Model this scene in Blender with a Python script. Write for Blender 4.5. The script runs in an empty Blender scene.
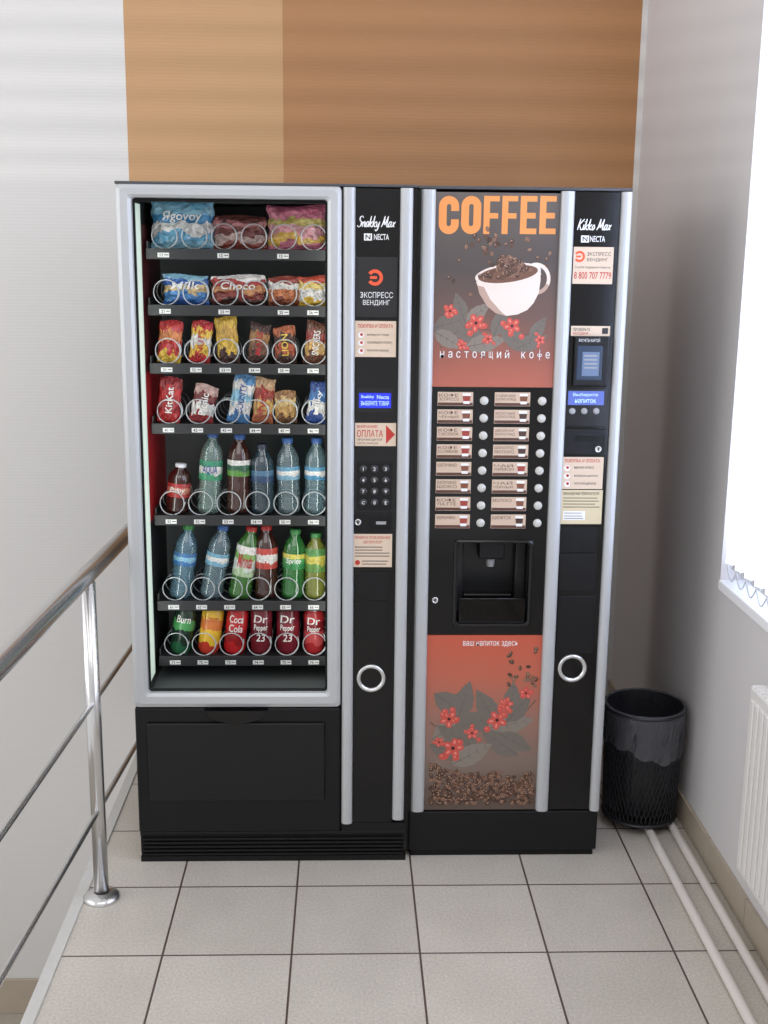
import bpy, bmesh, math, random
import numpy as np
from mathutils import Vector, Matrix
random.seed(5)
sc=bpy.context.scene
sc.view_settings.view_transform='Standard'
# ---------------- camera (solved from the photo) ----------------
f=1155.4;C=np.array([-.1747,-2.9861,1.6495]);pi_,ya,ro=.2155,.0337,.0111
F=np.array([math.sin(ya)*math.cos(pi_),math.cos(ya)*math.cos(pi_),-math.sin(pi_)])
R0=np.array([math.cos(ya),-math.sin(ya),0]);U0=np.cross(R0,F)
R=R0*math.cos(ro)+U0*math.sin(ro);U=-R0*math.sin(ro)+U0*math.cos(ro)
cd=bpy.data.cameras.new('camera');cam=bpy.data.objects.new('camera',cd);sc.collection.objects.link(cam)
cam.matrix_world=Matrix(((R[0],U[0],-F[0],C[0]),(R[1],U[1],-F[1],C[1]),(R[2],U[2],-F[2],C[2]),(0,0,0,1)))
cd.sensor_fit='VERTICAL';cd.sensor_height=36;cd.lens=f/1024*36;cd.clip_start=.05
sc.camera=cam
def un(px,py,ax,val):
    d=F+R*(px-384)/f+U*(512-py)/f
    return C+d*((val-C[ax])/d[ax])
Y1=-.0234;Y2=0.;YT=.13
def rect(x0,y0,x1,y1,Y):
    ym=(y0+y1)/2;xm=(x0+x1)/2
    return un(x0,ym,1,Y)[0],un(x1,ym,1,Y)[0],un(xm,y1,1,Y)[2],un(xm,y0,1,Y)[2]
# ---------------- materials ----------------
def lin(c):
    o=[]
    for v in c[:3]:
        v/=255.;o.append(v/12.92 if v<=.04045 else ((v+.055)/1.055)**2.4)
    return (*o,1)
MC={}
def mat(name,col,rough=.5,metal=0.,emit=0.,noise=.0,nscale=60,coat=0.,alpha=1.,bump=0.,spec=.5):
    if name in MC:return MC[name]
    m=bpy.data.materials.new(name);m.use_nodes=True;nt=m.node_tree;b=nt.nodes['Principled BSDF']
    b.inputs['Base Color'].default_value=lin(col);b.inputs['Roughness'].default_value=rough
    b.inputs['Metallic'].default_value=metal;b.inputs['Specular IOR Level'].default_value=spec
    if coat:b.inputs['Coat Weight'].default_value=coat;b.inputs['Coat Roughness'].default_value=.05
    if emit:
        b.inputs['Emission Color'].default_value=lin(col);b.inputs['Emission Strength'].default_value=emit
    if alpha<1:b.inputs['Alpha'].default_value=alpha
    if noise or bump:
        tc=nt.nodes.new('ShaderNodeTexCoord');n=nt.nodes.new('ShaderNodeTexNoise');n.inputs['Scale'].default_value=nscale
        nt.links.new(tc.outputs['Object'],n.inputs['Vector'])
        if noise:
            mx=nt.nodes.new('ShaderNodeMix');mx.data_type='RGBA'
            l=lin(col);mx.inputs[6].default_value=tuple(min(1,v*(1-noise)) for v in l[:3])+(1,);mx.inputs[7].default_value=tuple(min(1,v*(1+noise)) for v in l[:3])+(1,)
            nt.links.new(n.outputs['Fac'],mx.inputs[0]);nt.links.new(mx.outputs[2],b.inputs['Base Color'])
        if bump:
            bp=nt.nodes.new('ShaderNodeBump');bp.inputs['Strength'].default_value=bump;bp.inputs['Distance'].default_value=.004
            nt.links.new(n.outputs['Fac'],bp.inputs['Height']);nt.links.new(bp.outputs['Normal'],b.inputs['Normal'])
    MC[name]=m;return m
def rampmat(name,stops,axis=2,noise=.3,nscale=4,rough=.35,const=False,coord='Generated',coat=0.,bump=0.,fine=0.):
    if name in MC:return MC[name]
    if fine:stops=[(p,tuple(v*.87+125*.13 for v in c)) for p,c in stops]
    m=bpy.data.materials.new(name);m.use_nodes=True;nt=m.node_tree;b=nt.nodes['Principled BSDF'];b.inputs['Roughness'].default_value=rough
    if coat:b.inputs['Coat Weight'].default_value=coat
    tc=nt.nodes.new('ShaderNodeTexCoord');sp=nt.nodes.new('ShaderNodeSeparateXYZ');nt.links.new(tc.outputs[coord],sp.inputs[0])
    n=nt.nodes.new('ShaderNodeTexNoise');n.inputs['Scale'].default_value=nscale;nt.links.new(tc.outputs[coord],n.inputs['Vector'])
    a=nt.nodes.new('ShaderNodeMath');a.operation='MULTIPLY_ADD';nt.links.new(n.outputs['Fac'],a.inputs[0]);a.inputs[1].default_value=noise
    s=nt.nodes.new('ShaderNodeMath');s.operation='SUBTRACT';nt.links.new(sp.outputs[axis],s.inputs[0]);s.inputs[1].default_value=noise/2
    nt.links.new(s.outputs[0],a.inputs[2])
    r=nt.nodes.new('ShaderNodeValToRGB');nt.links.new(a.outputs[0],r.inputs[0]);e=r.color_ramp.elements
    if const:r.color_ramp.interpolation='CONSTANT'
    while len(e)<len(stops):e.new(.5)
    for i,(p,c) in enumerate(stops):e[i].position=p;e[i].color=lin(c)
    out=r.outputs[0]
    if fine:
        v=nt.nodes.new('ShaderNodeTexVoronoi');v.inputs['Scale'].default_value=11;nt.links.new(tc.outputs[coord],v.inputs['Vector'])
        mr=nt.nodes.new('ShaderNodeMapRange');mr.inputs[3].default_value=1-fine;mr.inputs[4].default_value=1+fine*.4;sx=nt.nodes.new('ShaderNodeSeparateXYZ')
        nt.links.new(v.outputs['Color'],sx.inputs[0]);nt.links.new(sx.outputs[0],mr.inputs[0])
        vm_=nt.nodes.new('ShaderNodeVectorMath');vm_.operation='SCALE';nt.links.new(out,vm_.inputs[0]);nt.links.new(mr.outputs[0],vm_.inputs['Scale']);out=vm_.outputs[0]
    nt.links.new(out,b.inputs['Base Color'])
    if bump:
        n3=nt.nodes.new('ShaderNodeTexVoronoi');n3.inputs['Scale'].default_value=9;nt.links.new(tc.outputs[coord],n3.inputs['Vector'])
        bp=nt.nodes.new('ShaderNodeBump');bp.inputs['Strength'].default_value=bump;bp.inputs['Distance'].default_value=.01
        nt.links.new(n3.outputs['Distance'],bp.inputs['Height']);nt.links.new(bp.outputs['Normal'],b.inputs['Normal'])
    MC[name]=m;return m
def glassmat(name,tint,refl=1.,rough=.02,opac=0.,col=(200,200,200)):
    if name in MC:return MC[name]
    m=bpy.data.materials.new(name);m.use_nodes=True;nt=m.node_tree;nt.nodes.clear()
    o=nt.nodes.new('ShaderNodeOutputMaterial');t=nt.nodes.new('ShaderNodeBsdfTransparent');t.inputs[0].default_value=lin(tint)
    g=nt.nodes.new('ShaderNodeBsdfGlossy');g.inputs['Roughness'].default_value=rough;g.inputs[0].default_value=(1,1,1,1)
    fr=nt.nodes.new('ShaderNodeFresnel');fr.inputs[0].default_value=1.45
    mu=nt.nodes.new('ShaderNodeMath');mu.operation='MULTIPLY';mu.inputs[1].default_value=refl;nt.links.new(fr.outputs[0],mu.inputs[0])
    mx=nt.nodes.new('ShaderNodeMixShader');nt.links.new(mu.outputs[0],mx.inputs[0])
    base=t.outputs[0]
    if opac:
        d=nt.nodes.new('ShaderNodeBsdfDiffuse');d.inputs[0].default_value=lin(col);m2=nt.nodes.new('ShaderNodeMixShader');m2.inputs[0].default_value=opac
        nt.links.new(t.outputs[0],m2.inputs[1]);nt.links.new(d.outputs[0],m2.inputs[2]);base=m2.outputs[0]
    nt.links.new(base,mx.inputs[1]);nt.links.new(g.outputs[0],mx.inputs[2]);nt.links.new(mx.outputs[0],o.inputs[0]);MC[name]=m;return m
# ---------------- builder ----------------
TXT={}
def textmesh(s,shear,bold):
    k=(s,shear,bold)
    if k in TXT:return TXT[k]
    cu=bpy.data.curves.new('t','FONT');cu.body=s;cu.shear=shear;cu.offset=bold;cu.resolution_u=3;cu.fill_mode='FRONT'
    o=bpy.data.objects.new('t',cu);sc.collection.objects.link(o)
    dg=bpy.context.evaluated_depsgraph_get();me=o.evaluated_get(dg).to_mesh()
    v=[(a.co.x,a.co.y) for a in me.vertices];fc=[tuple(p.vertices) for p in me.polygons]
    o.evaluated_get(dg).to_mesh_clear();bpy.data.objects.remove(o);bpy.data.curves.remove(cu)
    TXT[k]=(v,fc);return TXT[k]
# brush-script strokes
SCR={'S':(.62,[[(.58,.82),(.42,.98),(.16,.86),(.2,.62),(.45,.42),(.4,.1),(.15,0),(-.06,.16)]]),
'n':(.47,[[(0,.48),(.03,0)],[(.05,.26),(.2,.48),(.31,.42),(.31,.04),(.45,.08)]]),
'a':(.5,[[(.34,.42),(.2,.5),(.03,.28),(.08,.02),(.24,.1),(.34,.34)],[(.38,.5),(.34,.06),(.5,.1)]]),
'k':(.48,[[(.06,1),(.0,0)],[(.38,.52),(.08,.24)],[(.1,.26),(.3,.02),(.46,.08)]]),
'y':(.46,[[(0,.48),(.04,.12),(.18,.05),(.34,.4)],[(.38,.5),(.28,-.1),(.1,-.34),(-.06,-.2)]]),
'M':(.88,[[(-.05,0),(.12,.4),(.2,1)],[(.2,1),(.36,.2),(.66,1)],[(.66,1),(.66,.3),(.74,.02),(.86,.08)]]),
'x':(.44,[[(0,.46),(.13,.42),(.24,.08),(.4,.04)],[(.4,.5),(.0,0)]]),
'K':(.68,[[(.12,1),(.02,0)],[(.64,1),(.1,.46)],[(.14,.48),(.46,.03),(.64,.08)]]),
'i':(.24,[[(.03,.5),(.04,.06),(.2,.08)],[(.06,.72),(.08,.78)]]),
'o':(.42,[[(.2,.5),(.03,.26),(.14,.0),(.32,.2),(.22,.5)]]),' ':(.3,[])}
def cat(P,n=6):
    Q=[P[0]]+list(P)+[P[-1]];o=[]
    for i in range(1,len(Q)-2):
        for k in range(n):
            t=k/n;o.append(tuple(.5*((2*Q[i][d])+(-Q[i-1][d]+Q[i+1][d])*t+(2*Q[i-1][d]-5*Q[i][d]+4*Q[i+1][d]-Q[i+2][d])*t*t+(-Q[i-1][d]+3*Q[i][d]-3*Q[i+1][d]+Q[i+2][d])*t**3) for d in(0,1)))
    o.append(P[-1]);return o
class B:
    def __init__(s,o=(0,0,0)):s.v=[];s.f=[];s.m=[];s.s=[];s.mats=[];s.o=o;s.lay=0
    def add(s,vs,fs,m,sm=False):
        if m not in s.mats:s.mats.append(m)
        i=s.mats.index(m);n=len(s.v);s.v+=[tuple(v) for v in vs]
        for q in fs:s.f.append(tuple(n+a for a in q));s.m.append(i);s.s.append(sm)
        return s
    def box(s,x0,x1,y0,y1,z0,z1,m,bev=0,seg=2):
        bm=bmesh.new();bmesh.ops.create_cube(bm,size=1)
        for v in bm.verts:
            v.co=Vector(((x0+x1)/2+v.co.x*abs(x1-x0),(y0+y1)/2+v.co.y*abs(y1-y0),(z0+z1)/2+v.co.z*abs(z1-z0)))
        if bev:bmesh.ops.bevel(bm,geom=bm.edges[:],offset=bev,segments=seg,affect='EDGES',profile=.5)
        bm.verts.index_update();s.add([v.co[:] for v in bm.verts],[[v.index for v in q.verts] for q in bm.faces],m);bm.free();return s
    def fp(s,pts,y,m,flip=False):
        a=sum(pts[i][0]*pts[(i+1)%len(pts)][1]-pts[(i+1)%len(pts)][0]*pts[i][1] for i in range(len(pts)))
        if a<0:pts=pts[::-1]
        s.lay+=1;return s.add([(p[0],y-s.lay*2e-6,p[1]) for p in pts],[range(len(pts))],m)
    def fr(s,x0,x1,z0,z1,y,m):return s.fp([(x0,z0),(x1,z0),(x1,z1),(x0,z1)],y,m)
    def ell(s,cx,cz,rx,rz,y,m,rot=0,n=18):
        p=[]
        for i in range(n):
            a=2*math.pi*i/n;x=rx*math.cos(a);z=rz*math.sin(a)
            p.append((cx+x*math.cos(rot)-z*math.sin(rot),cz+x*math.sin(rot)+z*math.cos(rot)))
        return s.fp(p,y,m)
    def arc(s,cx,cz,r0,r1,a0,a1,y,m,n=18,sz=1.):
        s.lay+=1;yy=y-s.lay*2e-6;vs=[]
        for i in range(n+1):
            a=a0+(a1-a0)*i/n
            for r in(r0,r1):vs.append((cx+r*math.cos(a),yy,cz+sz*r*math.sin(a)))
        return s.add(vs,[(2*i,2*i+1,2*i+3,2*i+2) for i in range(n)],m)
    def script(s,t,x0,x1,z0,z1,y,m):
        tot=sum(SCR[c][0] for c in t)+.35;sx=(x1-x0)/tot;sz=(z1-z0)/1.35;X=0
        for c in t:
            for st in SCR[c][1]:
                P=cat(st);P=[(x0+(X+p[0]+.3*p[1]+.05)*sx,z0+(p[1]+.35)*sz) for p in P];N=len(P);s.lay+=1;vs=[]
                for i in range(N):
                    a=P[max(0,i-1)];b=P[min(N-1,i+1)];dx,dz=b[0]-a[0],b[1]-a[1];L_=math.hypot(dx,dz) or 1
                    wd=sz*(.028+.03*abs(dz)/L_)*(.6+.4*math.sin(math.pi*i/(N-1)))
                    vs+=[(P[i][0]-dz/L_*wd,y-s.lay*2e-6,P[i][1]+dx/L_*wd),(P[i][0]+dz/L_*wd,y-s.lay*2e-6,P[i][1]-dx/L_*wd)]
                s.add(vs,[(2*i,2*i+1,2*i+3,2*i+2) for i in range(N-1)],m)
            X+=SCR[c][0]
        return s
    def text(s,t,x0,x1,z0,z1,y,m,shear=0,bold=0,keep=False,fn=None):
        if t.startswith('Э') and len(t)>1:
            w=(x1-x0)/len(t);h=z1-z0;cx=x0+w*.36;cz=(z0+z1)/2;rx=w*.42
            s.arc(cx,cz,rx*.66,rx,-2.3,2.3,y,m,14,h/2/rx);s.fr(cx-rx*.35,cx+rx*.8,cz-h*.07,cz+h*.07,y,m)
            t=t[1:];x0=x0+w*1.0
        v,fc=textmesh(t,shear,bold)
        if not v:return s
        a=min(p[0] for p in v);b=max(p[0] for p in v);c=min(p[1] for p in v);d=max(p[1] for p in v)
        sx=(x1-x0)/max(b-a,1e-6);sz=(z1-z0)/max(d-c,1e-6)
        if keep:sx=sz=min(sx,sz)
        cx=(x0+x1)/2;cz=(z0+z1)/2;s.lay+=1;yy=y-s.lay*2e-6
        vs=[(cx+(p[0]-(a+b)/2)*sx,yy,cz+(p[1]-(c+d)/2)*sz) for p in v]
        if fn:vs=[(q[0],fn(q[0],q[2]),q[2]) for q in vs]
        return s.add(vs,fc,m)
    def tube(s,pts,r,m,n=8,closed=False,caps=True):
        P=[Vector(p) for p in pts];N=len(P);vs=[];ref=None
        for i in range(N):
            t=(P[(i+1)%N]-P[i-1]) if (closed or 0<i<N-1) else (P[1]-P[0] if i==0 else P[-1]-P[-2])
            t.normalize()
            if ref is None:ref=t.orthogonal().normalized()
            ref=(ref-t*ref.dot(t)).normalized();b=t.cross(ref)
            rr=r[i] if isinstance(r,(list,tuple)) else r
            for k in range(n):
                a=2*math.pi*k/n;vs.append(P[i]+(ref*math.cos(a)+b*math.sin(a))*rr)
        fs=[]
        for i in range(N if closed else N-1):
            j=(i+1)%N
            for k in range(n):fs.append((i*n+k,i*n+(k+1)%n,j*n+(k+1)%n,j*n+k))
        if not closed and caps:fs.append(tuple(range(n))[::-1]);fs.append(tuple((N-1)*n+k for k in range(n)))
        return s.add(vs,fs,m,True)
    def lathe(s,prof,cx,cy,m,n=24,z=0):
        vs=[];N=len(prof)
        for r,h in prof:
            for k in range(n):
                a=2*math.pi*k/n;vs.append((cx+r*math.cos(a),cy+r*math.sin(a),z+h))
        fs=[(i*n+k,i*n+(k+1)%n,(i+1)*n+(k+1)%n,(i+1)*n+k) for i in range(N-1) for k in range(n)]
        return s.add(vs,fs,m,True)
    def latheY(s,prof,cx,cz,m,n=24):
        vs=[];N=len(prof)
        for r,h in prof:
            for k in range(n):
                a=2*math.pi*k/n;vs.append((cx+r*math.cos(a),h,cz+r*math.sin(a)))
        fs=[(i*n+(k+1)%n,i*n+k,(i+1)*n+k,(i+1)*n+(k+1)%n) for i in range(N-1) for k in range(n)]
        return s.add(vs,fs,m,True)
    def knob(s,cx,cz,r,y,h,m,n=20):
        return s.latheY([(r,y),(r,y-h*.6),(r*.85,y-h),(0.0001,y-h)],cx,cz,m,n)
    def vstrip(s,x0,x1,z0,z1,y,d,m,n=8):
        pr=[(x0,y)]
        for i in range(n+1):
            a=math.pi*i/n;pr.append(((x0+x1)/2-(x1-x0)/2*math.cos(a),y-.2*d-.8*d*math.sin(a)**.6 if 0<i<n else y-.2*d))
        pr.append((x1,y));k=len(pr)
        vs=[(a,b,z0) for a,b in pr]+[(a,b,z1) for a,b in pr]
        fs=[(i,i+1,k+i+1,k+i) for i in range(k-1)]+[tuple(range(k))[::-1],tuple(range(k,2*k))]
        return s.add(vs,fs,m)
    def frame(s,o,i,ro_,ri,y,prof,m,n=5):
        def rr(x0,x1,z0,z1,r):
            p=[]
            for cx,cz,a in((x1-r,z1-r,0),(x0+r,z1-r,90),(x0+r,z0+r,180),(x1-r,z0+r,270)):
                for k in range(n+1):
                    t=math.radians(a+90*k/n);p.append((cx+r*math.cos(t),cz+r*math.sin(t)))
            return p
        A=rr(*o,ro_);I=rr(*i,ri);K=len(A);vs=[]
        for t,dy in prof:
            for a,b in zip(A,I):vs.append((a[0]+(b[0]-a[0])*t,y+dy,a[1]+(b[1]-a[1])*t))
        fs=[(j*K+k,j*K+(k+1)%K,(j+1)*K+(k+1)%K,(j+1)*K+k) for j in range(len(prof)-1) for k in range(K)]
        return s.add(vs,fs,m)
    def build(s,name,parent=None,loc=None,**kw):
        me=bpy.data.meshes.new(name);o=s.o
        me.from_pydata([(v[0]-o[0],v[1]-o[1],v[2]-o[2]) for v in s.v],[],s.f)
        for m in s.mats:me.materials.append(m)
        me.polygons.foreach_set('material_index',s.m);me.polygons.foreach_set('use_smooth',s.s);me.update()
        ob=bpy.data.objects.new(name,me);sc.collection.objects.link(ob)
        if parent:ob.parent=parent
        else:ob.location=o
        if loc:ob.location=loc
        for k,v in kw.items():ob[k]=v
        return ob
def empty(name,loc,**kw):
    e=bpy.data.objects.new(name,None);sc.collection.objects.link(e);e.location=loc;e.empty_display_size=.1
    for k,v in kw.items():e[k]=v
    return e
# ---------------- setting ----------------
XR=.845
YB=float(un(645,60,0,XR)[1])
zl=float(un(15,1012,1,YB)[2]);zbb=float(un(15,978,1,YB)[2])
XE=-.855;TS=.3117;OX,OY=-.6138,-.1616
YF=-3.9;ZC=3.3
def nodes(name):
    m=bpy.data.materials.new(name);m.use_nodes=True;return m,m.node_tree,m.node_tree.nodes['Principled BSDF']
mf,nt,b=nodes('floor_tile')
tc=nt.nodes.new('ShaderNodeTexCoord');mp=nt.nodes.new('ShaderNodeMapping');mp.inputs['Location'].default_value=(-OX,-OY,0)
nt.links.new(tc.outputs['Object'],mp.inputs[0]);br=nt.nodes.new('ShaderNodeTexBrick');br.offset=0;br.squash=1
nt.links.new(mp.outputs[0],br.inputs['Vector'])
for k,v in(('Scale',1),('Mortar Size',.0029),('Mortar Smooth',.2),('Bias',0),('Brick Width',TS),('Row Height',TS)):br.inputs[k].default_value=v
br.inputs['Color1'].default_value=lin((184,177,167));br.inputs['Color2'].default_value=lin((192,185,175));br.inputs['Mortar'].default_value=lin((84,70,64))
n=nt.nodes.new('ShaderNodeTexNoise');n.inputs['Scale'].default_value=160;n.inputs['Detail'].default_value=5;nt.links.new(tc.outputs['Object'],n.inputs['Vector'])
n2=nt.nodes.new('ShaderNodeTexNoise');n2.inputs['Scale'].default_value=5;nt.links.new(tc.outputs['Object'],n2.inputs['Vector'])
r=nt.nodes.new('ShaderNodeMapRange');r.inputs[1].default_value=.3;r.inputs[2].default_value=.7;r.inputs[3].default_value=.82;r.inputs[4].default_value=1.12;nt.links.new(n.outputs['Fac'],r.inputs[0])
r2=nt.nodes.new('ShaderNodeMapRange');r2.inputs[1].default_value=.3;r2.inputs[2].default_value=.7;r2.inputs[3].default_value=.94;r2.inputs[4].default_value=1.04;nt.links.new(n2.outputs['Fac'],r2.inputs[0])
mm=nt.nodes.new('ShaderNodeMath');mm.operation='MULTIPLY';nt.links.new(r.outputs[0],mm.inputs[0]);nt.links.new(r2.outputs[0],mm.inputs[1])
vm=nt.nodes.new('ShaderNodeVectorMath');vm.operation='SCALE';nt.links.new(br.outputs['Color'],vm.inputs[0]);nt.links.new(mm.outputs[0],vm.inputs['Scale'])
nt.links.new(vm.outputs[0],b.inputs['Base Color']);b.inputs['Roughness'].default_value=.3
bp=nt.nodes.new('ShaderNodeBump');bp.inputs['Strength'].default_value=.5;bp.inputs['Distance'].default_value=.002;bp.invert=True
nt.links.new(br.outputs['Fac'],bp.inputs['Height']);nt.links.new(bp.outputs[0],b.inputs['Normal'])
xa=float(un(126,90,1,YB)[0]);xb=float(un(283,90,1,YB)[0]);xc=float(un(638,90,1,YB)[0])
mw,nt,b=nodes('back_wall_paint')
tc=nt.nodes.new('ShaderNodeTexCoord');sp=nt.nodes.new('ShaderNodeSeparateXYZ');nt.links.new(tc.outputs['Object'],sp.inputs[0])
def zone(x,c1,c2,prev=None):
    g=nt.nodes.new('ShaderNodeMath');g.operation='GREATER_THAN';g.inputs[1].default_value=x;nt.links.new(sp.outputs[0],g.inputs[0])
    mx=nt.nodes.new('ShaderNodeMix');mx.data_type='RGBA';nt.links.new(g.outputs[0],mx.inputs[0])
    if prev:nt.links.new(prev,mx.inputs[6])
    else:mx.inputs[6].default_value=lin(c1)
    mx.inputs[7].default_value=lin(c2);return mx.outputs[2]
o1=zone(xa,(210,208,206),(184,144,102));o1=zone(xb,None,(162,116,74),o1);o1=zone(xc,None,(206,203,200),o1)
nt.links.new(o1,b.inputs['Base Color']);b.inputs['Roughness'].default_value=.6
w=nt.nodes.new('ShaderNodeTexWave');w.wave_type='BANDS';w.bands_direction='Z';w.inputs['Scale'].default_value=28;w.inputs['Distortion'].default_value=.4;nt.links.new(tc.outputs['Object'],w.inputs['Vector'])
bp=nt.nodes.new('ShaderNodeBump');bp.inputs['Strength'].default_value=.1;bp.inputs['Distance'].default_value=.002;nt.links.new(w.outputs['Fac'],bp.inputs['Height']);nt.links.new(bp.outputs[0],b.inputs['Normal'])
white=mat('wall_white',(206,203,203),.7,noise=.03,nscale=8,bump=.1)
graywall=mat('wall_side',(208,205,206),.75,noise=.02,nscale=6,bump=.1)
B().box(-4.2,XR+.0,YB,YB+.15,zl-.1,ZC,mw).build('wall_back',kind='structure')
B().box(XE,XR,YF,YB,-.2,0,mf).build('floor',kind='structure')
lowf=mat('lower_floor',(168,160,148),.5,noise=.08,nscale=30)
B().box(-4.2,XE-.001,YF,YB,zl-.1,zl,lowf).build('floor.001',kind='structure')
trimg=mat('landing_edge',(190,188,184),.5,noise=.05)
B().box(XE-.03,XE,YF,YB-.001,-.21,.004,trimg,bev=.002).build('trim_1',kind='structure')
B().box(XE-.02,XE-.002,YF,YB-.001,zl,-.21,white).build('wall_landing',kind='structure')
bb=mat('baseboard_tile',(172,160,144),.4,noise=.06,nscale=20)
b0=B();x=-4.2
while x<XE-.1:
    b0.box(x,min(x+.32,XE-.03),YB-.012,YB,zl,zbb,bb,bev=.002);x+=.324
b0.build('baseboard_back',kind='structure')
b0=B();y=YB-.32
while y>YF:
    b0.box(XR-.01,XR,y,y+.307,0,.085,bb,bev=.0015);y-=.3117
b0.build('baseboard_right',kind='structure')
wy1=float(un(723,545,0,XR)[1]);wz0=float(un(727,585,0,XR)[2]);wy0=wy1-1.7;wz1=2.75
ws=B();T=.25
ws.box(XR,XR+T,wy1,YB+.15,-.2,ZC,graywall);ws.box(XR,XR+T,YF,wy0,-.2,ZC,graywall)
ws.box(XR,XR+T,wy0,wy1,-.2,wz0-.027,graywall);ws.box(XR,XR+T,wy0,wy1,wz1,ZC,graywall)
ws.build('wall_right',kind='structure')
pvc=mat('white_pvc',(232,233,236),.35)
sky=mat('window_daylight',(228,238,255),.5,emit=1.6)
w_=B();xx=XR+.07
for a,c,d,e in((wy0,wy1,wz0,wz0+.06),(wy0,wy1,wz1-.06,wz1),(wy0,wy0+.06,wz0,wz1),(wy1-.06,wy1,wz0,wz1),((wy0+wy1)/2-.04,(wy0+wy1)/2+.04,wz0,wz1)):
    w_.box(xx,xx+.06,a,c,d,e,pvc,bev=.004)
w_.box(xx+.03,xx+.035,wy0+.05,wy1-.05,wz0+.05,wz1-.05,sky)
w_.build('window_1',kind='structure')
sillm=mat('sill_white',(225,226,230),.5,emit=.12)  # sill material has a faint added glow
B().box(XR-.006,XR+.2,wy0+.001,wy1-.001,wz0-.027,wz0,sillm,bev=.003).build('trim_2',kind='structure')
vb=empty('vertical_blind',(XR-.005,wy1,wz1),label='white vertical fabric blind with bead chain over a bright window',category='window blind')
slm=mat('blind_fabric_glow',(236,240,250),.8,emit=1.2);chm=mat('bead_chain',(200,202,208),.4)  # slats glow by themselves, emission stands in for daylight through the blind
zb0=wz0+.05
org=(XR-.005,wy1,wz1)
B(org).box(XR-.03,XR-.002,wy0,wy1+.03,wz1,wz1+.03,pvc,bev=.003).build('head_rail',parent=vb)
ch=B(org);i=0;y=wy1-.015
wtm=mat('slat_weight_grey',(205,206,210),.5)
while y>wy0+.08:
    s=B(org);xs=XR+.022;dy=.04;dx=.016
    pts=[(xs-dx,y),(xs,y-dy*.9),(xs+dx,y-2*dy)]
    vs=[(p[0],p[1],z) for z in(zb0,wz1) for p in pts];s.add(vs,[(0,1,4,3),(1,2,5,4)],slm,True)
    s.build('slat',parent=vb)
    ww=B(org).box(xs-.004,xs+.004,y-.075,y-.01,zb0-.014,zb0+.004,wtm,bev=.002);ww.build('slat_weight',parent=vb)
    P=[(xs-.014,y-.01-.075*t,zb0-.004-.034*math.sin(math.pi*t)) for t in[j/8 for j in range(9)]]
    ch.tube(P,.0022,chm,5);y-=.075;i+=1
ch.build('bead_chain',parent=vb)
ra=un(752,684,0,XR-.05);rb=un(757,900,0,XR-.05);ry1=float(ra[1]);rz1=float(ra[2]);rz0=float(rb[2])
ro3=(XR-.034,ry1-.4,rz0)
rad=empty('radiator',ro3,label='white ribbed panel radiator mounted under the window',category='radiator')
rm=mat('radiator_enamel',(222,220,218),.35)
q=B(ro3).box(XR-.054,XR-.016,ry1-.9,ry1,rz0,rz1,rm,bev=.008)
for k in range(28):
    yy=ry1-.02-.032*k;q.box(XR-.059,XR-.053,yy-.022,yy,rz0+.02,rz1-.03,rm,bev=.0025)
q.build('body',parent=rad)
gq=B(ro3)
for k in range(40):gq.box(XR-.05,XR-.022,ry1-.03-.021*k,ry1-.022-.021*k,rz1,rz1+.003,rm)
gq.build('top_grille',parent=rad)
for yy in(ry1-.1,ry1-.7):B(ro3).box(XR-.018,XR-.001,yy-.015,yy+.015,rz0+.05,rz1-.05,rm).build('bracket',parent=rad)
B(ro3).tube([(XR-.024,ry1-.82,rz0+.01),(XR-.024,ry1-.82,.0005)],.008,rm,10).build('supply_pipe',parent=rad)
pm=mat('pipe_white',(214,208,203),.4)
for k,(a,c) in enumerate((((653,832),(748,1024)),((673,828),(768,992)))):
    p=un(*a,2,.014);q_=un(*c,2,.014);X=float((p[0]+q_[0])/2)
    B((X,-1,0)).tube([(X,YF+.02,.0125),(X,-1,.0125),(X,0,.0125),(X,YB-.01,.0125)],.0125,pm,14).build('heating_pipe',label='white plastic heating pipe running along the floor by the wall',category='pipe',group='floor heating pipes')
# ---------------- railing ----------------
pb=un(102,898,2,0);XP=float(pb[0]);YP=float(pb[1])
chrome=mat('polished_steel',(206,205,204),.22,metal=.92)
rl=empty('stair_railing',(XP,YP,0),label='polished stainless steel stair railing with round handrail and thin rails',category='railing')
ro4=(XP,YP,0)
def rail(a,c,r,name):
    p=un(*a,0,XP);q_=un(*c,0,XP);d=(q_-p)/(q_[1]-p[1])
    z=lambda y:p[2]+d[2]*(y-p[1])
    B(ro4).tube([(XP,y,float(z(y))) for y in(-2.3,-1.2,-.4,YB-.02)],r,chrome,18).build(name,parent=rl);return z
zt=rail((0,664),(128,533),.023,'handrail')
rail((0,836),(131,648),.0075,'rail');rail((0,980),(133,750),.0075,'rail')
def post(y):
    p=B(ro4).tube([(XP,y,0),(XP,y,float(zt(y)-.02))],.019,chrome,20)
    p.build('post',parent=rl)
    B(ro4).lathe([(.048,0),(.048,.006),(.04,.014),(.026,.018),(.02,.02)],XP,y,chrome,28).build('flange',parent=rl)
for y in(YP,YP-1.15,):post(y)
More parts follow.
